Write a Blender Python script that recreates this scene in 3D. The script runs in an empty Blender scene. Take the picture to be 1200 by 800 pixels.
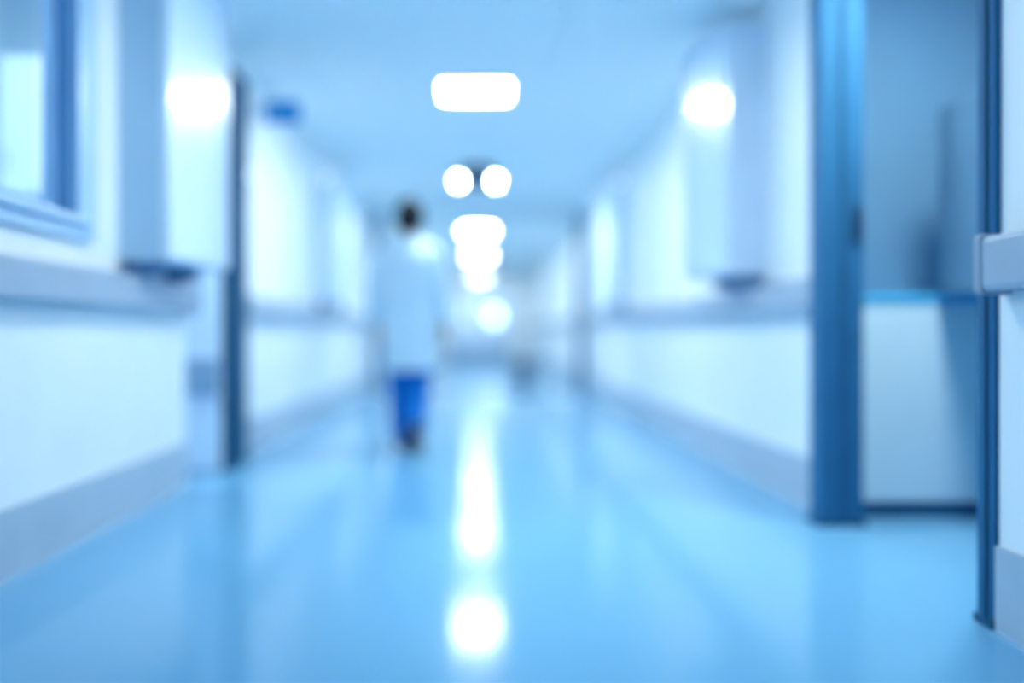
import bpy, bmesh, math, random
from mathutils import Vector, Matrix, Euler
random.seed(7)
S = bpy.context.scene
COL = S.collection

# ------------------------------------------------------------------ camera
CAM_H = 0.85
cam_d = bpy.data.cameras.new('camera'); cam = bpy.data.objects.new('camera', cam_d); COL.objects.link(cam)
cam.location = (0, 0, CAM_H); cam.rotation_euler = (math.pi/2, 0, 0)
cam_d.sensor_width = 36; cam_d.lens = 36            # 1200 px focal length at 1200 px width
cam_d.shift_x = (600-562)/1200; cam_d.shift_y = -(400-392)/1200
cam_d.clip_start = 0.05; cam_d.clip_end = 200
cam_d.dof.use_dof = True
cam_d.dof.focus_distance = 2.45
cam_d.dof.aperture_fstop = 0.42
cam_d.dof.aperture_blades = 0
S.camera = cam

# ------------------------------------------------------------------ world + exposure
W = bpy.data.worlds.new('world'); S.world = W; W.use_nodes = True
bg = W.node_tree.nodes['Background']
bg.inputs[0].default_value = (0.35, 0.62, 1.0, 1); bg.inputs[1].default_value = 0.4
S.view_settings.view_transform = 'Standard'; S.view_settings.look = 'None'
S.view_settings.gamma = 1; S.view_settings.use_curve_mapping = False
S.view_settings.exposure = 0.0
try:
    S.cycles.use_denoising = True
    S.cycles.max_bounces = 16; S.cycles.diffuse_bounces = 10; S.cycles.glossy_bounces = 6
    S.cycles.sample_clamp_indirect = 8
except Exception:
    pass
LAMP_COL = (0.91, 1.0, 0.95); LAMP_E = 92.0

# ------------------------------------------------------------------ materials
def lin(c):
    return tuple(((v/255)/12.92 if v/255 <= 0.04045 else (((v/255)+0.055)/1.055)**2.4) for v in c)
def mat(name, rgb, rough=0.5, var=0.04, scale=6.0, spec=0.5, coat=0.0, coat_rough=0.05, bump=0.0, metal=0.0, stretch=(1,1,1)):
    m = bpy.data.materials.new(name); m.use_nodes = True
    nt = m.node_tree; b = nt.nodes['Principled BSDF']
    c = lin(rgb)
    tc = nt.nodes.new('ShaderNodeTexCoord'); mp = nt.nodes.new('ShaderNodeMapping'); mp.inputs['Scale'].default_value = stretch
    n = nt.nodes.new('ShaderNodeTexNoise'); n.inputs['Scale'].default_value = scale; n.inputs['Detail'].default_value = 4
    nt.links.new(tc.outputs['Object'], mp.inputs['Vector']); nt.links.new(mp.outputs[0], n.inputs['Vector'])
    r = nt.nodes.new('ShaderNodeValToRGB')
    r.color_ramp.elements[0].position = 0.3; r.color_ramp.elements[1].position = 0.7
    r.color_ramp.elements[0].color = tuple(max(0, v*(1-var)) for v in c)+(1,)
    r.color_ramp.elements[1].color = tuple(min(1, v*(1+var)) for v in c)+(1,)
    nt.links.new(n.outputs['Fac'], r.inputs[0]); nt.links.new(r.outputs[0], b.inputs['Base Color'])
    b.inputs['Roughness'].default_value = rough
    b.inputs['Specular IOR Level'].default_value = spec
    b.inputs['Metallic'].default_value = metal
    b.inputs['Coat Weight'].default_value = coat; b.inputs['Coat Roughness'].default_value = coat_rough
    if bump:
        bp = nt.nodes.new('ShaderNodeBump'); bp.inputs['Strength'].default_value = bump; bp.inputs['Distance'].default_value = 0.01
        nt.links.new(n.outputs['Fac'], bp.inputs['Height']); nt.links.new(bp.outputs[0], b.inputs['Normal'])
    return m
def emit(name, col, strength):
    m = bpy.data.materials.new(name); m.use_nodes = True
    nt = m.node_tree; nt.nodes.clear()
    e = nt.nodes.new('ShaderNodeEmission'); o = nt.nodes.new('ShaderNodeOutputMaterial')
    e.inputs[0].default_value = col+(1,); e.inputs[1].default_value = strength
    nt.links.new(e.outputs[0], o.inputs[0]); return m
def glass(name, tint=(0.9, 0.97, 1.0)):
    m = bpy.data.materials.new(name); m.use_nodes = True
    nt = m.node_tree; nt.nodes.clear()
    o = nt.nodes.new('ShaderNodeOutputMaterial'); t = nt.nodes.new('ShaderNodeBsdfTransparent'); g = nt.nodes.new('ShaderNodeBsdfGlossy')
    fr = nt.nodes.new('ShaderNodeFresnel'); fr.inputs[0].default_value = 1.25
    mx = nt.nodes.new('ShaderNodeMixShader')
    t.inputs[0].default_value = tint+(1,); g.inputs['Roughness'].default_value = 0.02; g.inputs[0].default_value = (1, 1, 1, 1)
    ge = nt.nodes.new('ShaderNodeNewGeometry'); iv = nt.nodes.new('ShaderNodeMath'); iv.operation = 'SUBTRACT'; iv.inputs[0].default_value = 1
    mu = nt.nodes.new('ShaderNodeMath'); mu.operation = 'MULTIPLY'
    nt.links.new(ge.outputs['Backfacing'], iv.inputs[1]); nt.links.new(iv.outputs[0], mu.inputs[0]); nt.links.new(fr.outputs[0], mu.inputs[1])
    nt.links.new(mu.outputs[0], mx.inputs[0]); nt.links.new(t.outputs[0], mx.inputs[1]); nt.links.new(g.outputs[0], mx.inputs[2])
    nt.links.new(mx.outputs[0], o.inputs[0]); return m

M = dict(
    wall=mat('wall_paint', (238, 243, 246), 0.55, 0.02, 3),
    wainscot=mat('wainscot_vinyl', (240, 245, 248), 0.35, 0.02, 3),
    ceiling=mat('ceiling_panel_paint', (250, 251, 251), 0.7, 0.02, 5),
    floor=mat('floor_vinyl', (112, 172, 210), 0.115, 0.03, 1.5, spec=0.06, stretch=(1, 0.3, 1)),
    floor_edge=mat('floor_border_vinyl', (130, 184, 220), 0.2, 0.03, 2),
    base=mat('baseboard_vinyl', (172, 190, 206), 0.4, 0.04, 5),
    rail=mat('rail_vinyl', (158, 176, 196), 0.4, 0.04, 5),
    rail_cap=mat('rail_cap_vinyl', (138, 156, 178), 0.4, 0.04, 5),
    post=mat('post_blue_enamel', (46, 108, 150), 0.6, 0.06, 5, spec=0.15),
    post_left=mat('post_slate_enamel', (34, 84, 118), 0.7, 0.06, 5, spec=0.1),
    post_dark=mat('post_dark_enamel', (34, 90, 124), 0.6, 0.06, 5, spec=0.15),
    case=mat('case_enamel', (212, 226, 242), 0.4, 0.03, 4),
    case_left=mat('case_grey_enamel', (176, 206, 228), 0.4, 0.03, 4),
    case_front=mat('case_gloss', (224, 240, 250), 0.3, 0.02, 3, coat=0.8, coat_rough=0.05),
    case_front_dull=mat('case_satin', (224, 240, 250), 0.35, 0.02, 3, coat=0.04, coat_rough=0.2, spec=0.2),
    case_frame=mat('case_frame_enamel', (206, 222, 242), 0.3, 0.02, 3),
    bracket=mat('gap_shade_enamel', (70, 120, 168), 0.4, 0.05, 5),  # dark colour standing in for the shaded gap under the wall cases
    winframe=mat('window_frame_enamel', (178, 208, 234), 0.35, 0.02, 4),
    reveal=mat('window_reveal_paint', (128, 172, 212), 0.6, 0.03, 4),
    room=mat('room_blue_paint', (166, 190, 206), 0.7, 0.03, 3),
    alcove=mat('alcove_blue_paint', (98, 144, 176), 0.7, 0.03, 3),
    white=mat('white_laminate', (222, 238, 250), 0.4, 0.02, 3),
    cab_panel=mat('pale_blue_laminate', (214, 242, 254), 0.35, 0.02, 3),
    cyan=mat('cyan_edging', (84, 205, 255), 0.4, 0.04, 4),
    hung=mat('hung_cabinet_laminate', (88, 130, 162), 0.45, 0.04, 4),
    dark=mat('dark_blue_plastic', (16, 52, 86), 0.4, 0.1, 6),
    steel=mat('brushed_steel', (170, 188, 206), 0.3, 0.05, 20, metal=1.0, stretch=(1, 1, 8)),
    kick=mat('kick_plate_vinyl', (136, 166, 194), 0.4, 0.04, 4),
    leaf=mat('door_leaf_laminate', (210, 230, 248), 0.4, 0.02, 3),
    blue=mat('bright_blue_enamel', (0, 140, 212), 0.4, 0.05, 5),
    lampframe=mat('lamp_frame_enamel', (225, 238, 248), 0.4, 0.02, 5),
    skin=mat('skin', (206, 170, 152), 0.5, 0.05, 30),
    hair=mat('black_hair', (4, 14, 26), 0.7, 0.3, 40, spec=0.2, bump=0.4, stretch=(4, 4, 1)),
    coat=mat('pale_blue_cotton', (214, 234, 246), 0.8, 0.03, 8, spec=0.2, bump=0.15),
    trousers=mat('blue_cotton', (0, 112, 194), 0.8, 0.08, 10, spec=0.2, bump=0.15),
    shoe=mat('dark_leather', (26, 44, 62), 0.4, 0.1, 12),
    sole=mat('brown_rubber', (104, 88, 84), 0.7, 0.1, 12),
    eye=mat('eye_white', (230, 235, 238), 0.2, 0.02, 10),
    iris=mat('dark_iris', (34, 26, 24), 0.2, 0.02, 10),
    lip=mat('lips', (176, 112, 104), 0.5, 0.04, 20),
    lamp=emit('lamp_diffuser_light', LAMP_COL, LAMP_E),
    lamp_dim=emit('dimmed_lamp_diffuser_light', LAMP_COL, LAMP_E*.56),
    lamp_soft=emit('soft_lamp_diffuser_light', LAMP_COL, LAMP_E*.86),
    fill_lamp=emit('fill_lamp_light', LAMP_COL, 106.0),
    vision=emit('bright_window_light', (0.72, 0.94, 1.0), 6.0),
    vision_dim=emit('dim_window_light', (0.66, 0.95, 1.0), 1.6),
    glint=emit('glint_emission', (0.72, 0.86, 1.0), 2.4),
    glass=glass('clear_glass'),
)

# ------------------------------------------------------------------ helpers
def link(name, me, parent=None, **props):
    o = bpy.data.objects.new(name, me); COL.objects.link(o)
    if parent is not None: o.parent = parent
    for k, v in props.items(): o[k] = v
    return o
def bm_obj(name, bm, m, parent=None, smooth=False, bevel=0.0, **props):
    if bevel:
        bmesh.ops.bevel(bm, geom=list(bm.edges), offset=bevel, segments=2, affect='EDGES', profile=0.6)
    bmesh.ops.recalc_face_normals(bm, faces=bm.faces)
    me = bpy.data.meshes.new(name); bm.to_mesh(me); bm.free()
    if smooth:
        for p in me.polygons: p.use_smooth = True
    me.materials.append(M[m] if isinstance(m, str) else m)
    return link(name, me, parent, **props)
def add_box(bm, x0, x1, y0, y1, z0, z1):
    g = bmesh.ops.create_cube(bm, size=1)
    for v in g['verts']:
        v.co = Vector(((x0+x1)/2+v.co.x*(x1-x0), (y0+y1)/2+v.co.y*(y1-y0), (z0+z1)/2+v.co.z*(z1-z0)))
    return g['verts']
def box(name, b, m, parent=None, bevel=0.0, **props):
    """b in world coordinates; the parent sits unrotated so its location is subtracted."""
    x0, x1, y0, y1, z0, z1 = b
    if parent is not None:
        p = world_loc(parent); x0 -= p.x; x1 -= p.x; y0 -= p.y; y1 -= p.y; z0 -= p.z; z1 -= p.z
    bm = bmesh.new(); add_box(bm, min(x0, x1), max(x0, x1), y0, y1, z0, z1)
    return bm_obj(name, bm, m, parent, bevel=bevel, **props)
def world_loc(o):
    v = Vector(o.location)
    while o.parent is not None:
        o = o.parent; v += Vector(o.location)
    return v
def boxes(name, bs, m, parent=None, **props):
    bm = bmesh.new(); p = world_loc(parent) if parent is not None else Vector()
    for (x0, x1, y0, y1, z0, z1) in bs:
        add_box(bm, min(x0, x1)-p.x, max(x0, x1)-p.x, y0-p.y, y1-p.y, z0-p.z, z1-p.z)
    return bm_obj(name, bm, m, parent, **props)
def prism_pts(name, pts, z0, z1, m, parent=None, bevel=0.0, **props):
    """pts: plan outline in world x, y."""
    p = world_loc(parent) if parent is not None else Vector()
    bm = bmesh.new()
    lo = [bm.verts.new((x-p.x, y-p.y, z0-p.z)) for x, y in pts]; hi = [bm.verts.new((x-p.x, y-p.y, z1-p.z)) for x, y in pts]
    n = len(pts)
    for i in range(n): bm.faces.new((lo[i], lo[(i+1) % n], hi[(i+1) % n], hi[i]))
    bm.faces.new(lo[::-1]); bm.faces.new(hi)
    return bm_obj(name, bm, m, parent, bevel=bevel, **props)
def cyl(name, c, r, axis, length, m, parent=None, seg=24, r2=None, smooth=True, **props):
    p = world_loc(parent) if parent is not None else Vector()
    bm = bmesh.new()
    bmesh.ops.create_cone(bm, cap_ends=True, segments=seg, radius1=r, radius2=r if r2 is None else r2, depth=length)
    rot = {'z': Matrix(), 'x': Matrix.Rotation(math.pi/2, 4, 'Y'), 'y': Matrix.Rotation(-math.pi/2, 4, 'X')}[axis]
    bmesh.ops.transform(bm, matrix=Matrix.Translation(Vector(c)-p) @ rot, verts=bm.verts)
    bmesh.ops.recalc_face_normals(bm, faces=bm.faces)
    me = bpy.data.meshes.new(name); bm.to_mesh(me); bm.free()
    for q in me.polygons: q.use_smooth = smooth and len(q.vertices) == 4
    me.materials.append(M[m]); return link(name, me, parent, **props)
def thing(name, label, cat, loc, group=None):
    o = bpy.data.objects.new(name, None); COL.objects.link(o); o.location = loc
    o.empty_display_size = 0.1
    o['label'] = label; o['category'] = cat
    if group: o['group'] = group
    return o

# ------------------------------------------------------------------ dimensions
XL, XR, XN = -1.66, 1.63, 1.50      # left wall, right wall, near right wall faces
CEIL = 2.75; END = 34.0; BACK = -7.0
DL0, DL1 = 5.75, 6.42               # doorway in the left wall
OR0, OR1 = 3.03, 4.55               # opening to the alcove in the right wall
WY0, WY1, WZ0, WZ1 = 2.45, 4.17, 1.33, 2.66   # window opening in the left wall
TH = 0.12

# ------------------------------------------------------------------ setting
floor = box('floor', (-4.4, 2.9, BACK-.2, END+1.2, -0.1, 0), 'floor', kind='structure')
box('border_strip', (XL, XL+0.075, BACK, DL0, 0, 0.004), 'floor_edge', floor)
box('border_strip', (XL, XL+0.075, DL1+.45, END, 0, 0.004), 'floor_edge', floor)
box('border_strip', (XR-0.075, XR, OR1+.1, END, 0, 0.004), 'floor_edge', floor)
box('border_strip', (XN-0.055, XN, BACK, OR0-.1, 0, 0.004), 'floor_edge', floor)

ceiling = box('ceiling', (-4.4, 2.9, BACK-.2, END+1.2, CEIL+0.012, CEIL+0.12), 'ceiling', kind='structure')
xs = [XL, -1.18, -0.62, -0.06+.0, 0.0]
cols = [(-1.66, -1.12), (-1.12, -0.57), (-0.57, 0.51), (0.51, 1.06), (1.06, 1.63)]
pan = {}
y = BACK
while y < END-0.01:
    y1 = min(y+2.4, END)
    for i, (a, b) in enumerate(cols):
        key = (i, round(y1-y, 3))
        if key not in pan:
            bm = bmesh.new(); add_box(bm, a+.006, b-.006, .006, y1-y-.006, 0, .014)
            t = bm_obj('ceiling_panel', bm, 'ceiling', ceiling); pan[key] = t.data
        else:
            t = link('ceiling_panel', pan[key], ceiling)
        t.location = (0, y, CEIL)
    y = y1

wl = boxes('wall_left', [
    (XL-TH, XL, BACK, WY0, 0, CEIL), (XL-TH, XL, WY1, DL0, 0, CEIL),
    (XL-TH, XL, WY0, WY1, 0, WZ0), (XL-TH, XL, WY0, WY1, WZ1, CEIL),
    (XL-TH, XL, DL0, DL1, 2.45, CEIL), (XL-TH, XL, DL1, END, 0, CEIL)], 'wall', kind='structure')
wr = boxes('wall_right', [
    (XR, XR+.07, OR1, END, 0, CEIL), (XN, XN+TH, BACK, OR0, 0, CEIL)], 'wall', kind='structure')
boxes('wall_end', [(-1.9, 1.9, END, END+.15, 2.2, CEIL), (-1.9, -0.98, END, END+.15, 0, 2.2), (0.98, 1.9, END, END+.15, 0, 2.2)], 'wall', kind='structure')
box('wall_back', (-1.9, 1.9, BACK-.15, BACK, 0, CEIL), 'wall', kind='structure')
# room seen through the window, lobby behind the left doorway, alcove on the right
boxes('wall_ward', [(-4.2, XL-TH, 5.45, 5.55, 0, CEIL), (-4.2, -4.1, 0.9, 5.45, 0, CEIL), (-4.2, XL-TH, 0.8, 0.9, 0, CEIL)], 'room', kind='structure')
boxes('wall_lobby', [(-3.4, XL-TH, 7.3, 7.4, 0, CEIL), (-3.4, -3.3, 5.55, 7.3, 0, CEIL)], 'room', kind='structure')
boxes('wall_alcove', [(XR+.07, 2.75, 5.25, 5.35, 0, CEIL), (2.62, 2.75, 2.8, 5.25, 0, CEIL), (XN+TH, 2.75, 2.75, 2.85, 0, CEIL)], 'alcove', kind='structure')

def lower_wall(nm, side, x, y0, y1):
    """wainscot sheet and baseboard along one stretch of wall; side +1 = the wall's face looks to +x."""
    box('wainscot', (x, x+side*0.008, y0, y1, 0.24, 1.0), 'wainscot', wl if side > 0 else wr)
    b = box('baseboard_'+nm, (x, x+side*0.022, y0, y1, 0.0, 0.245), 'base', kind='structure', bevel=0.004)
lower_wall('left_near', 1, XL, BACK, DL0)
lower_wall('left_far', 1, XL, DL1+.42, END)
lower_wall('right_far', -1, XR, OR1+.09, END)
lower_wall('right_near', -1, XN, BACK, OR0-.09)

def rail(x, side, y0, y1, label):
    t = thing('guard_rail', label, 'guard rail', (x, y0, 0.97), 'guard rails along the corridor walls')
    o = box('rail', (x+side*0.03, x+side*0.095, y0+.02, y1-.02, 0.97, 1.125), 'rail', t, bevel=0.018)
    for yy in (y0, y1-.05):
        box('end_cap', (x+side*0.001, x+side*0.10, yy, yy+.05, 0.962, 1.132), 'rail_cap', t, bevel=0.012)
    n = max(2, int((y1-y0)/1.5))
    for i in range(n):
        yy = y0+.3+(y1-y0-.6)*i/(n-1)
        box('wall_bracket', (x+side*0.001, x+side*0.034, yy-.03, yy+.03, 1.0, 1.09), 'rail_cap', t)
    return t
rail(XL, 1, 0.2, DL0, 'broad grey guard rail on the left wall below the window')
rail(XL, 1, DL1+.50, 15.85, 'grey guard rail on the left wall beyond the dark door post')
rail(XR, -1, OR1+.16, 15.85, 'long grey guard rail on the right wall beyond the alcove')
rail(XN, -1, 0.2, OR0-.12, 'grey guard rail end nearest the camera at the right edge')
rail(XL, 1, 16.2, 33.5, 'distant grey guard rail on left wall past the portal frame')
rail(XR, -1, 16.2, 33.5, 'distant grey guard rail on right wall past the portal frame')

# ------------------------------------------------------------------ window on the left
win = box('window_1', (XL-TH, XL-.001, WY1-.012, WY1, WZ0, WZ1), 'reveal', kind='structure')   # far reveal lining
boxes('reveal', [(XL-TH, XL-.001, WY0, WY1, WZ0, WZ0+.012), (XL-TH, XL-.001, WY0, WY1, WZ1-.012, WZ1), (XL-TH, XL-.001, WY0, WY0+.012, WZ0, WZ1)], 'reveal', win)
fw = .10
boxes('frame', [(XL, XL+.03, WY1, WY1+fw+.09, WZ0-.09, WZ1+.06), (XL, XL+.03, WY0-fw, WY0, WZ0-.09, WZ1+.06),
                (XL, XL+.03, WY0, WY1, WZ1, WZ1+.06), (XL, XL+.03, WY0, WY1, WZ0-.09, WZ0)], 'winframe', win)
box('sill', (XL, XL+.055, WY0-.12, WY1+.1, WZ0-.035, WZ0), 'winframe', win, bevel=.008)
boxes('sash', [(XL-.085, XL-.06, WY1-.06, WY1-.012, WZ0+.012, WZ1-.012), (XL-.085, XL-.06, WY0+.012, WY0+.06, WZ0+.012, WZ1-.012),
               (XL-.085, XL-.06, WY0+.06, WY1-.06, WZ0+.012, WZ0+.05), (XL-.085, XL-.06, WY0+.06, WY1-.06, WZ1-.05, WZ1-.012)], 'reveal', win)
pc, ph = (WY0+WY1)/2, (WY1-WY0)/2-.05          # the pane sits a touch askew in its sash
pa = math.radians(3.8)
prism_pts('pane', [(XL-.073-dx*math.cos(pa)-math.sin(pa)*dy, pc+math.cos(pa)*dy) for dx, dy in ((-.0025, -ph), (.0025, -ph), (.0025, ph), (-.0025, ph))], WZ0+.05, WZ1-.05, 'glass', win)
# white locker inside the ward
t = thing('wall_cabinet', 'tall narrow white cabinet seen through the window at far left', 'cabinet', (-2.34, 5.45, 1.57))
box('body', (-2.46, -2.225, 5.27, 5.45, 1.57, 2.29), 'white', t, bevel=.006)
box('door', (-2.457, -2.228, 5.25, 5.27, 1.575, 2.285), 'white', t, bevel=.004)
box('handle', (-2.425, -2.417, 5.235, 5.25, 1.7, 1.8), 'steel', t)

# ------------------------------------------------------------------ wall cases
def wall_case(x, side, y0, y1, dep0, dep1, z0, z1, label, end_mat='case', front_mat='case_front'):
    """wall-hung glazed case whose front is a little askew to the wall."""
    t = thing('wall_case', label, 'wall case', (x, y0, z0))
    s = side
    prism_pts('body', [(x+s*.001, y0), (x+s*dep0, y0), (x+s*dep1, y1), (x+s*.001, y1)], z0, z1, end_mat, t)
    L = y1-y0
    def at(f, d): return (x+s*(dep0+(dep1-dep0)*f+d), y0+L*f)
    front = prism_pts('front_panel', [at(.0, .001), at(.0, .022), at(1, .022), at(1, .001)], z0+.01, z1-.01, front_mat, t)
    # frame round the front
    w = .07/L; fz = .07
    def bar(f0, f1, a, b): return prism_pts('frame', [at(f0, .022), at(f0, .034), at(f1, .034), at(f1, .022)], a, b, 'case_frame', front)
    bar(0, w*.35, z0+.01, z1-.01); bar(1-w, 1, z0+.01, z1-.01); bar(w*.35, 1-w, z1-.01-fz, z1-.01); bar(w*.35, 1-w, z0+.01, z0+.01+fz*.5)
    box('wall_bracket', (x+s*.02, x+s*(dep0-.02), y0+.03, y0+.13, z0-.062, z0), 'bracket', t)  # brackets coloured dark to stand in for the shaded gap under the case
    box('wall_bracket', (x+s*.02, x+s*(dep0-.02), y1-.15, y1-.05, z0-.062, z0), 'bracket', t)  # second dark block standing in for the shaded gap
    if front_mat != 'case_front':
        cyl('corner_glint', (x+s*(dep0-.012), y0-.008, z1-.06), .03, 'y', .016, 'glint', t)  # glowing disc imitates a lamp reflected in the case corner
    return t
wall_case(XL, 1, 4.70, 5.48, .20, .285, 1.19, 2.64, 'tall grey-sided wall case with glossy front beside the window', 'case_left')
wall_case(XR, -1, 5.80, 6.42, .19, .315, 1.19, 2.62, 'tall pale wall case with glossy front on right wall beyond the alcove')
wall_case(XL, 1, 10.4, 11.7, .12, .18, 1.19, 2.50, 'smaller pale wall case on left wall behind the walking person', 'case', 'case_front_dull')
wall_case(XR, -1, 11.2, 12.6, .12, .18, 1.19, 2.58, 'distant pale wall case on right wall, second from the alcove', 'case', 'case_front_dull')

# ------------------------------------------------------------------ left doorway
d1 = box('door_1', (-2.46, XL+.06, 6.30, 6.345, 0.02, 2.42), 'leaf', kind='structure')
box('kick_plate', (-2.42, XL+.056, 6.285, 6.30, 0.47, 0.70), 'kick', d1, bevel=.004)
box('handle', (-2.47, -2.36, 6.24, 6.26, 0.98, 1.0), 'steel', d1)
box('handle_rose', (-2.49, -2.45, 6.26, 6.30, 0.95, 1.03), 'steel', d1)
boxes('frame', [(XL-TH, XL, DL0, DL0+.03, 0, 2.45), (XL-TH, XL, DL0+.03, DL1, 2.41, 2.45)], 'winframe', d1)
post = thing('door_post', 'dark blue post standing proud beside the open doorway on the left', 'post', (-1.6, 6.6, 0))
box('post', (XL+.012, XL+.105, 6.40, 6.88, 0, 2.5), 'post_left', post, bevel=.006)
box('cap', (XL+.012, XL+.112, 6.39, 6.87, 2.5, 2.53), 'post_dark', post)
box('edge_strip', (XL+.105, XL+.113, 6.44, 6.50, 0.02, 2.48), 'post_dark', post)
# glowing disc standing in for a lamp reflection, and projecting sign beyond the post
t = thing('glint_disc', 'small round pale disc imitating a glint high on left wall just past the dark post', 'lamp', (XL, 7.25, 1.98))  # no real lamp, stands in for a reflection
cyl('housing', (XL+.02, 7.25, 1.98), .045, 'x', .04, 'lampframe', t)
cyl('lens', (XL+.044, 7.25, 1.98), .036, 'x', .012, 'glint', t, r2=.026)  # glowing face of the glint disc
t = thing('projecting_sign', 'small bright blue sign projecting from left wall above the dark post', 'sign', (XL, 7.6, 2.5))
box('bracket', (XL, XL+.10, 7.585, 7.615, 2.505, 2.53), 'steel', t)
box('wall_plate', (XL, XL+.012, 7.55, 7.65, 2.44, 2.57), 'steel', t)
box('sign_board', (XL+.07, XL+.33, 7.585, 7.615, 2.42, 2.575), 'blue', t, bevel=.006)

# ------------------------------------------------------------------ right opening: posts and alcove
def jamb(name, label, bs, m, strip, loc):
    t = thing(name, label, 'post', loc)
    box('post', bs, m, t, bevel=.006)
    box('edge_strip', strip, 'post_dark', t)
    return t
p2 = jamb('door_post', 'thick dark blue full height post between right wall and alcove', (1.505, 1.70, OR1-.02, OR1+.13, 0, CEIL-.002), 'post', (1.60, 1.615, OR1-.03, OR1-.02, 0.01, CEIL-.02), (1.6, OR1, 0))
box('strike_plate', (1.655, 1.69, OR1-.032, OR1-.02, 1.26, 1.42), 'dark', p2)
box('foot_plate', (1.495, 1.71, OR1-.028, OR1+.14, 0, 0.03), 'post_dark', p2)
p3 = jamb('door_post', 'slim dark blue post at the end of the near right wall', (1.48, XN+TH, OR0-.085, OR0+.02, 0, CEIL-.002), 'post', (1.472, 1.48, OR0-.05, OR0-.03, 0.01, CEIL-.02), (1.52, OR0, 0))
box('foot_plate', (1.473, XN+TH+.005, OR0-.09, OR0+.027, 0, 0.025), 'post_dark', p3)
# low cabinet against the alcove's far wall
t = thing('base_cabinet', 'low pale blue cabinet in the alcove with bright cyan top edge', 'cabinet', (2.1, 4.9, 0))
box('body', (1.72, 2.60, 4.78, 5.24, 0.07, 1.0), 'white', t)
box('plinth', (1.72, 2.60, 4.80, 5.24, 0.0, 0.07), 'post', t)
box('door', (1.725, 2.345, 4.76, 4.78, 0.075, 0.985), 'cab_panel', t, bevel=.004)
box('door', (2.35, 2.595, 4.76, 4.78, 0.075, 0.985), 'cab_panel', t, bevel=.004)
box('worktop', (1.715, 2.605, 4.75, 5.245, 1.0, 1.035), 'cyan', t, bevel=.004)
# wall-hung cabinet on the alcove's back wall
t = thing('hung_cabinet', 'dull blue cabinet hung high in alcove over the low cabinet', 'cabinet', (2.6, 4.2, 1.04))
box('body', (2.14, 2.615, 3.5, 4.74, 1.035, 1.90), 'hung', t)
box('door', (2.12, 2.14, 3.505, 4.117, 1.04, 1.895), 'hung', t, bevel=.004)
box('door', (2.12, 2.14, 4.123, 4.735, 1.04, 1.895), 'hung', t, bevel=.004)
for yy in (4.07, 4.17): box('handle', (2.10, 2.12, yy-.006, yy+.006, 1.12, 1.24), 'steel', t)

# ------------------------------------------------------------------ portal frame further down, end doors
tr = boxes('trim_1', [(XL, XL+.10, 15.9, 16.15, 0, CEIL-.004), (XR-.10, XR, 15.9, 16.15, 0, CEIL-.004)], 'post', kind='structure')
box('header', (XL+.10, XR-.10, 15.9, 16.15, 2.66, CEIL-.004), 'ceiling', tr)
t = thing('glint_disc', 'tiny round glowing disc imitating a glint on right post of the far portal frame', 'lamp', (XR-.17, 15.9, 2.17))  # self-lit disc put in for a small specular reflection
cyl('housing', (XR-.14, 15.88, 2.17), .05, 'y', .04, 'lampframe', t)
cyl('lens', (XR-.14, 15.855, 2.17), .035, 'y', .012, 'vision_dim', t)

def end_door(name, x0, x1, xh, pane):
    cx = (x0+x1)/2
    d = boxes(name, [(x0, cx-.14, END+.02, END+.07, .012, 2.2), (cx+.14, x1, END+.02, END+.07, .012, 2.2),
                     (cx-.14, cx+.14, END+.02, END+.07, .012, 1.28), (cx-.14, cx+.14, END+.02, END+.07, 1.66, 2.2)], 'leaf', kind='structure')
    box('kick_plate', (x0+.03, x1-.03, END+.005, END+.02, 0.03, 0.32), 'kick', d)
    box('pane', (cx-.14, cx+.14, END+.04, END+.05, 1.28, 1.66), pane, d)
    box('handle', (xh-.012, xh+.012, END-.03, END-.01, .9, 1.2), 'steel', d)
    boxes('handle_mount', [(xh-.012, xh+.012, END-.012, END+.02, .91, .94), (xh-.012, xh+.012, END-.012, END+.02, 1.16, 1.19)], 'steel', d)
end_door('door_2', -0.98, -0.003, -.09, 'vision_dim')
end_door('door_3', 0.003, 0.98, .09, 'vision')
boxes('trim_2', [(-1.06, -.98, END-.02, END, 0, 2.28), (.98, 1.06, END-.02, END, 0, 2.28), (-.98, .98, END-.02, END, 2.2, 2.28)], 'kick', kind='structure')

# low dark pedal bin far down on the right
t = thing('pedal_bin', 'low dark bin on the floor far down the corridor', 'bin', (.82, 19.2, 0))
cyl('body', (.82, 19.2, .19), .14, 'z', .34, 'dark', t, r2=.16)
cyl('base', (.82, 19.2, .012), .165, 'z', .024, 'dark', t)
cyl('lid', (.82, 19.2, .375), .178, 'z', .03, 'steel', t, r2=.15)
box('pedal', (.79, .85, 19.0, 19.06, .012, .03), 'steel', t)

# ------------------------------------------------------------------ ceiling lights
def ceiling_light(y, label, lamp_mat='lamp'):
    t = thing('ceiling_light', label, 'ceiling light', (-0.03, y, CEIL), 'square ceiling lights along the corridor')
    h = .25
    boxes('frame', [(-.03-h-.03, -.03-h, y-h-.03, y+h+.03, CEIL-.03, CEIL+.001), (-.03+h, -.03+h+.03, y-h-.03, y+h+.03, CEIL-.03, CEIL+.001),
                    (-.03-h, -.03+h, y-h-.03, y-h, CEIL-.03, CEIL+.001), (-.03-h, -.03+h, y+h, y+h+.03, CEIL-.03, CEIL+.001)], 'lampframe', t)
    box('diffuser', (-.03-h, -.03+h, y-h, y+h, CEIL-.028, CEIL-.004), lamp_mat, t)
ceiling_light(7.9, 'largest square ceiling light, the one nearest the camera in view', 'lamp_soft')
ceiling_light(12.5, 'second ceiling light, its middle hidden behind the dark hanging sign')
ceiling_light(18.5, 'third ceiling light down the corridor, past the dark hanging sign')
ceiling_light(24.2, 'fourth ceiling light, just below the third in the picture')
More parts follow.
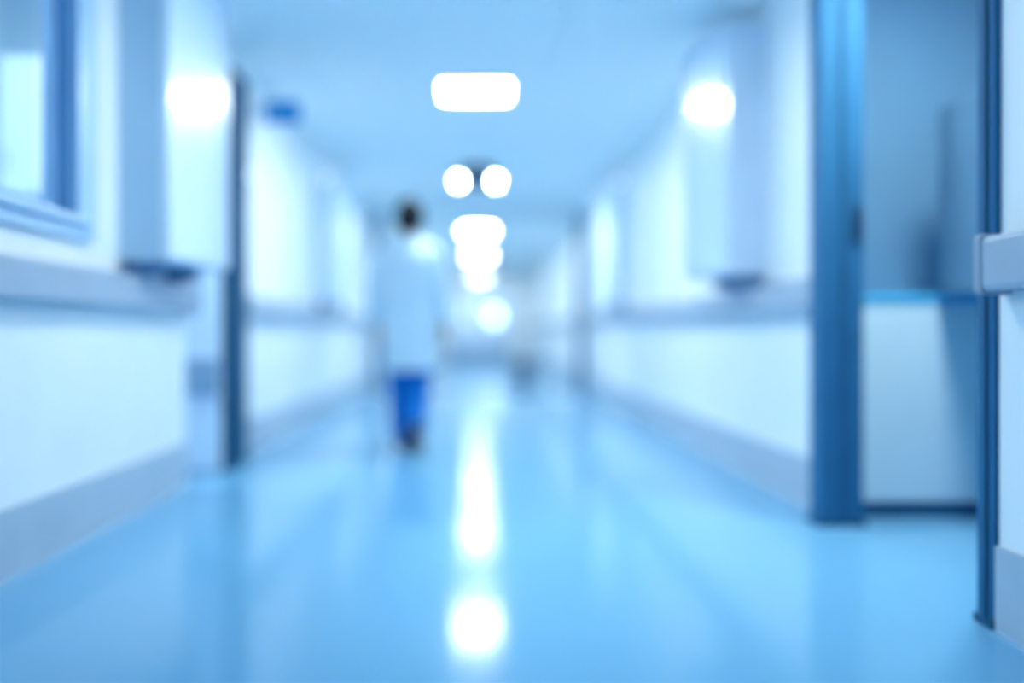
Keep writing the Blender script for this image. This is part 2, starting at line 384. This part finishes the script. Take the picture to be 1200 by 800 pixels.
ceiling_light(32.8, 'farthest ceiling light, close above the bright end door window', 'lamp_dim')
ceiling_light(4.35, 'unseen square fill light added overhead between the left window and the right alcove', 'lamp_dim')  # added out of view as fill for the nearby walls and cases
ceiling_light(-5.2, 'square ceiling light farthest behind the camera', 'lamp_dim')
def fill_light(x, y, label, rad=.17):  # unseen lights added to brighten the alcove and side rooms
    t = thing('round_fill_light', label, 'ceiling light', (x, y, CEIL))
    cyl('housing', (x, y, CEIL-.012), rad+.03, 'z', .024, 'lampframe', t)
    cyl('diffuser', (x, y, CEIL-.03), rad, 'z', .02, 'fill_lamp', t)
fill_light(1.92, 3.85, 'round fill light added unseen above the alcove', .22)
fill_light(-3.0, 3.6, 'round fill light added unseen in the room behind the left window', .25)
fill_light(-2.4, 5.95, 'round fill light added unseen behind the open left doorway')

# dark hanging sign box in front of the second light
t = thing('hanging_sign', 'dark box sign hanging from the ceiling before the second light', 'sign', (0, 11.3, 2.6))
box('sign_box', (-.21, .155, 11.26, 11.34, 2.49, 2.70), 'dark', t, bevel=.008)
for xx in (-.16, .105): cyl('rod', (xx, 11.3, 2.725), .006, 'z', .06, 'steel', t, seg=10)

# ------------------------------------------------------------------ the walking person
def skin_mesh(verts, edges, radii, root, sub=2):
    me = bpy.data.meshes.new('skin_tmp'); me.from_pydata(verts, edges, [])
    o = bpy.data.objects.new('skin_tmp', me); COL.objects.link(o)
    md = o.modifiers.new('s', 'SKIN'); md.use_smooth_shade = True
    for i, v in enumerate(me.skin_vertices[0].data):
        r = radii[i]; v.radius = r if isinstance(r, tuple) else (r, r); v.use_root = (i == root)
    sb = o.modifiers.new('u', 'SUBSURF'); sb.levels = sub; sb.render_levels = sub
    return o
def evaluated(o):
    dg = bpy.context.evaluated_depsgraph_get(); dg.update()
    return bpy.data.meshes.new_from_object(o.evaluated_get(dg), depsgraph=dg)
def drop(o):
    me = o.data; bpy.data.objects.remove(o)
    if me.users == 0: bpy.data.meshes.remove(me)
def fuse(meshes, voxel, smooth=2):
    bm = bmesh.new()
    for me in meshes:
        bm.from_mesh(me)
    me = bpy.data.meshes.new('fuse'); bm.to_mesh(me); bm.free()
    o = bpy.data.objects.new('fuse_tmp', me); COL.objects.link(o)
    r = o.modifiers.new('r', 'REMESH'); r.mode = 'VOXEL'; r.voxel_size = voxel; r.use_smooth_shade = True
    if smooth:
        s = o.modifiers.new('m', 'SMOOTH'); s.iterations = smooth; s.factor = .5
    out = evaluated(o); drop(o)
    for p in out.polygons: p.use_smooth = True
    return out
def ellipsoid(c, r, seg=24, rings=16, rot=None):
    bm = bmesh.new(); bmesh.ops.create_uvsphere(bm, u_segments=seg, v_segments=rings, radius=1)
    mt = Matrix.Translation(c) @ (rot.to_matrix().to_4x4() if rot else Matrix()) @ Matrix.Diagonal((r[0], r[1], r[2], 1))
    bmesh.ops.transform(bm, matrix=mt, verts=bm.verts)
    me = bpy.data.meshes.new('e'); bm.to_mesh(me); bm.free(); return me
def loft(rings, seg=28, power=2.4):
    """rings: (cx, cy, z, rx, ry[, tilt direction]) closed tube of super-ellipses."""
    bm = bmesh.new(); prev = None
    for (cx, cy, z, rx, ry) in rings:
        vs = []
        for k in range(seg):
            a = 2*math.pi*k/seg; c, s = math.cos(a), math.sin(a)
            vs.append(bm.verts.new((cx+rx*math.copysign(abs(c)**(2/power), c), cy+ry*math.copysign(abs(s)**(2/power), s), z)))
        if prev:
            for k in range(seg): bm.faces.new((prev[k], prev[(k+1) % seg], vs[(k+1) % seg], vs[k]))
        else: bm.faces.new(vs[::-1])
        prev = vs
    bm.faces.new(prev); bmesh.ops.recalc_face_normals(bm, faces=bm.faces)
    me = bpy.data.meshes.new('l'); bm.to_mesh(me); bm.free(); return me
def tube(points, seg=20):
    """points: (pos, radius) – a closed tube that follows a bent limb."""
    bm = bmesh.new(); prev = None; P = [Vector(p) for p, _ in points]
    for i, (p, r) in enumerate(points):
        d = (P[min(i+1, len(P)-1)]-P[max(i-1, 0)]).normalized()
        u = d.cross(Vector((0, 1, 0.01))).normalized(); v = d.cross(u)
        vs = [bm.verts.new(P[i]+(u*math.cos(2*math.pi*k/seg)+v*math.sin(2*math.pi*k/seg))*r) for k in range(seg)]
        if prev:
            for k in range(seg): bm.faces.new((prev[k], prev[(k+1) % seg], vs[(k+1) % seg], vs[k]))
        else: bm.faces.new(vs[::-1])
        prev = vs
    bm.faces.new(prev); bmesh.ops.recalc_face_normals(bm, faces=bm.faces)
    me = bpy.data.meshes.new('t'); bm.to_mesh(me); bm.free(); return me

person = thing('person', 'person in pale blue knee-length coat and blue trousers walking away', 'person', (-.525, 7.65, 0))
person.scale = (1.05, 1.03, 1.03)
# skeleton: +y is forward (away from camera), +x the person's right
V, E, R = [], [], []
def node(p, r, par=None):
    V.append(p); R.append(r)
    if par is not None: E.append((par, len(V)-1))
    return len(V)-1
pel = node((0, 0, .95), (.15, .11))
wst = node((0, .01, 1.10), (.135, .10), pel); cht = node((0, .015, 1.30), (.16, .115), wst); upc = node((0, .01, 1.42), (.12, .085), cht)
nck = node((0, .015, 1.50), .056, upc); nk2 = node((0, .03, 1.57), .055, nck); hd = node((0, .045, 1.66), .075, nk2)
ARMS = {}
for s, swing in ((-1, .12), (1, -.10)):
    sh = node((s*.165, .01, 1.42), .062, upc)
    el = node((s*.235, .0+swing*.2, 1.14), .043, sh)
    wr_ = node((s*.245, .05+swing, .90), .027, el)
    pm = node((s*.242, .065+swing*1.05, .845), (.020, .036), wr_)
    ARMS[s] = (Vector(V[pm]), swing)
LEG = {}
for s, knee, ank in ((-1, (-.07, .07, .50), (-.06, .07, .10)), (1, (.065, .05, .50), (.06, -.27, .20))):
    hp = node((s*.085, 0, .90), .088, pel)
    mt_ = node(tuple((Vector((s*.085, 0, .90))+Vector(knee))/2), .078, hp)
    kn = node(knee, .056, mt_)
    cf = node(tuple(Vector(knee).lerp(Vector(ank), .35)+Vector((0, -.015, 0))), .054, kn)
    an = node(ank, .036, cf)
so = skin_mesh(V, E, R, pel); body_me = evaluated(so); drop(so)
parts_ = [body_me]
# hands: palm, four fingers, thumb, each finger its own chain
for s, (pm, sw) in ARMS.items():
    fo = Vector((0, .16, -1)).normalized(); across = Vector((0, 1, .16)).normalized()
    parts_.append(ellipsoid(pm+fo*.02, (.018, .042, .052)))
    for k, (off, ln, r) in enumerate(((.030, .072, .0088), (.010, .080, .0092), (-.010, .074, .0088), (-.029, .058, .008))):
        b0 = pm+fo*.05+across*off; c1 = b0+fo*ln*.45+Vector((-s*.006, 0, 0)); c2 = c1+fo*ln*.32+Vector((-s*.016, 0, 0)); c3 = c2+fo*ln*.2+Vector((-s*.018, 0, 0))
        parts_.append(tube([(b0-fo*.02, r), (b0, r*1.05), (c1, r), (c2, r*.9), (c3, r*.7)], 10))
    th0 = pm+fo*.0+across*.03; th1 = th0+fo*.03+across*.022+Vector((-s*.012, 0, 0)); th2 = th1+fo*.03+across*.006+Vector((-s*.01, 0, 0))
    parts_.append(tube([(th0-across*.015, .012), (th0, .012), (th1, .0105), (th2, .008)], 10))
# head
HC = Vector((0, .055, 1.675))
parts_ += [ellipsoid(HC, (.076, .096, .112)), ellipsoid(HC+Vector((0, .03, -.055)), (.056, .066, .065)),
           ellipsoid(HC+Vector((0, .098, -.02)), (.013, .022, .026), rot=Euler((.35, 0, 0))), ellipsoid(HC+Vector((0, .103, -.034)), (.018, .014, .011)),
           ellipsoid(HC+Vector((0, .078, -.094)), (.026, .02, .018)), ellipsoid(HC+Vector((0, .084, .014)), (.052, .016, .010))]
for s in (-1, 1):
    parts_.append(ellipsoid(HC+Vector((s*.079, -.003, -.014)), (.010, .019, .032), rot=Euler((-.15, 0, s*.35))))
    parts_.append(ellipsoid(HC+Vector((s*.079, -.002, -.036)), (.008, .010, .012)))
bm_ = fuse(parts_, .0065, 3)
body = link('body', bm_, person); bm_.materials.append(M['skin'])
for s in (-1, 1):
    for nm, c, r, m in (('eye', (s*.031, .083, 0), (.0135, .010, .0085), 'eye'), ('iris', (s*.031, .0925, 0), (.006, .003, .006), 'iris'), ('eyebrow', (s*.032, .096, .024), (.02, .006, .004), 'hair')):
        me = ellipsoid(HC+Vector(c), r, 16, 10); me.materials.append(M[m]); link(nm, me, body if nm != 'iris' else body)
me = ellipsoid(HC+Vector((0, .094, -.064)), (.024, .008, .0075), 16, 10); me.materials.append(M['lip']); link('mouth', me, body)
# hair: short, fuller at the back and top, leaving face and ears clear
bm = bmesh.new(); bmesh.ops.create_uvsphere(bm, u_segments=48, v_segments=32, radius=1)
for v in bm.verts:
    d = v.co.copy(); n = 0.004*math.sin(d.x*37+d.z*21)*math.cos(d.y*29+d.z*13)
    k = 1.2+n*4
    v.co = Vector((d.x*.088*k, d.y*.104*k-.008, d.z*.118*k+.006))
cut = []
for f in bm.faces:
    c = f.calc_center_median()
    front = c.y > .02 and c.z < .055+.25*max(0, .09-c.y)*0
    ear = abs(c.x) > .06 and c.y > -.022 and c.z < -.005
    nape = c.z < -.112 or (c.z < -.045 and c.y > -.03)
    if (front and c.y > .035 and c.z < .06) or ear or nape: cut.append(f)
bmesh.ops.delete(bm, geom=cut, context='FACES')
r_ = bmesh.ops.solidify(bm, geom=bm.faces[:], thickness=.02)
bmesh.ops.transform(bm, matrix=Matrix.Translation(HC), verts=bm.verts)
hair = bm_obj('hair', bm, 'hair', person, smooth=True)
# trousers
def leg_cloth(hip, knee, ank, flare):
    h, k, a = Vector(hip), Vector(knee), Vector(ank)
    return tube([(h+Vector((0, 0, .06)), .092), (h.lerp(k, .5), .098), (k, .088), (k.lerp(a, .3)+Vector((0, -.012, 0)), .088), (k.lerp(a, .7), .082), (a.lerp(k, .04), flare), (a-(k-a).normalized()*.0-(k-a)*.10, flare+.006)])
tm = fuse([loft([(0, 0, .80, .15, .11), (0, 0, .92, .178, .125), (0, .005, 1.04, .165, .118)]),
           leg_cloth((-.085, 0, .90), (-.07, .07, .50), (-.06, .07, .10), .078), leg_cloth((.085, 0, .90), (.065, .05, .50), (.06, -.27, .20), .076)], .011, 3)
tm.materials.append(M['trousers']); link('trousers', tm, person)
# coat: body to the knees with a back vent, sleeves, collar
cm_parts = [loft([(0, 0, .565, .178, .165), (0, 0, .70, .186, .168), (0, 0, .90, .196, .162), (0, .005, 1.08, .186, .148), (0, .012, 1.25, .198, .150), (0, .012, 1.38, .190, .138), (0, .01, 1.45, .135, .105), (0, .015, 1.50, .078, .075)], 40)]
for s, swing in ((-1, .12), (1, -.10)):
    cm_parts.append(tube([((0, .014, 1.462), .074), ((s*.07, .014, 1.455), .076), ((s*.13, .012, 1.43), .078), ((s*.178, .01, 1.395), .078), ((s*.21, .005+swing*.1, 1.27), .070), ((s*.238, swing*.2, 1.14), .062), ((s*.244, .025+swing*.6, 1.02), .055), ((s*.248, .05+swing, .905), .047)]))
cme = fuse(cm_parts, .010, 3)
# folds and a back vent pressed in as relief
for v in cme.vertices:
    x, y_, z = v.co
    if z < 1.0 and abs(x) < .2:
        a = math.atan2(y_, x); f = (1.0-z)/.43
        w = .010*f*math.sin(a*9+.6*math.sin(z*7)) - (.016*f*math.exp(-((x-.004)/.008)**2) if y_ < 0 and z < .85 else 0)
        r = math.hypot(x, y_); v.co.x += x/r*w; v.co.y += y_/r*w
cme.materials.append(M['coat']); coat = link('coat', cme, person)
bm = bmesh.new(); seg = 36
rings = []
for (rx, ry, dy, z) in ((.070, .070, .012, 1.47), (.072, .074, .010, 1.535), (.082, .084, .008, 1.53), (.094, .092, .010, 1.475)):
    rings.append([bm.verts.new((rx*math.cos(a), dy+ry*math.sin(a), z-(.02 if math.sin(a) > .8 else 0))) for a in [2*math.pi*k/seg for k in range(seg)]])
for i in range(4):
    A, B = rings[i], rings[(i+1) % 4]
    for k in range(seg): bm.faces.new((A[k], A[(k+1) % seg], B[(k+1) % seg], B[k]))
bm_obj('collar', bm, 'coat', coat, smooth=True)
box('half_belt', (-.535-.13, -.535+.13, 7.65-.166, 7.65-.146, 1.06, 1.10), 'coat', coat, bevel=.004)
# shoes
def shoe(ankle, pitch):
    root = bpy.data.objects.new('shoe', None)
    rr = [(0, -.075, 0, .030, .012)]
    bm = bmesh.new(); prev = None; segn = 20
    prof = [(-.085, .020, .045), (-.07, .034, .075), (-.02, .038, .085), (.03, .040, .070), (.09, .046, .052), (.14, .044, .040), (.175, .030, .028), (.19, .012, .016)]
    for (yy, w, h) in prof:
        vs = []
        for k in range(segn):
            a = 2*math.pi*k/segn; c, s_ = math.cos(a), math.sin(a)
            vs.append(bm.verts.new((w*c, yy, .018+(h*s_ if s_ > 0 else .006*s_))))
        if prev:
            for k in range(segn): bm.faces.new((prev[k], prev[(k+1) % segn], vs[(k+1) % segn], vs[k]))
        else: bm.faces.new(vs[::-1])
        prev = vs
    bm.faces.new(prev)
    # bend at the ball of the foot for the toe-off foot
    A = Vector(ankle); rot = Matrix.Rotation(-pitch, 4, 'X')
    def place(b):
        for v in b.verts:
            p = v.co-Vector((0, -.01, .085)); p = rot @ p; v.co = A+p
    place(bm)
    sh = bm_obj('shoe', bm, 'shoe', person, smooth=True)
    bm = bmesh.new()
    out = [(-.088, .022), (-.07, .037), (-.02, .038), (.03, .040), (.09, .049), (.14, .047), (.175, .033), (.194, .012)]
    pts = [(w, yy) for yy, w in out]+[(-w, yy) for yy, w in out[::-1]]
    lo = [bm.verts.new((x, y2, 0)) for x, y2 in pts]; hi = [bm.verts.new((x, y2, .018)) for x, y2 in pts]; n = len(pts)
    for i in range(n): bm.faces.new((lo[i], lo[(i+1) % n], hi[(i+1) % n], hi[i]))
    bm.faces.new(lo[::-1]); bm.faces.new(hi); place(bm)
    bm_obj('sole', bm, 'sole', sh)
    bpy.data.objects.remove(root)
shoe((-.06, .07, .086), 0.0)
shoe((.06, -.27, .19), math.radians(50))
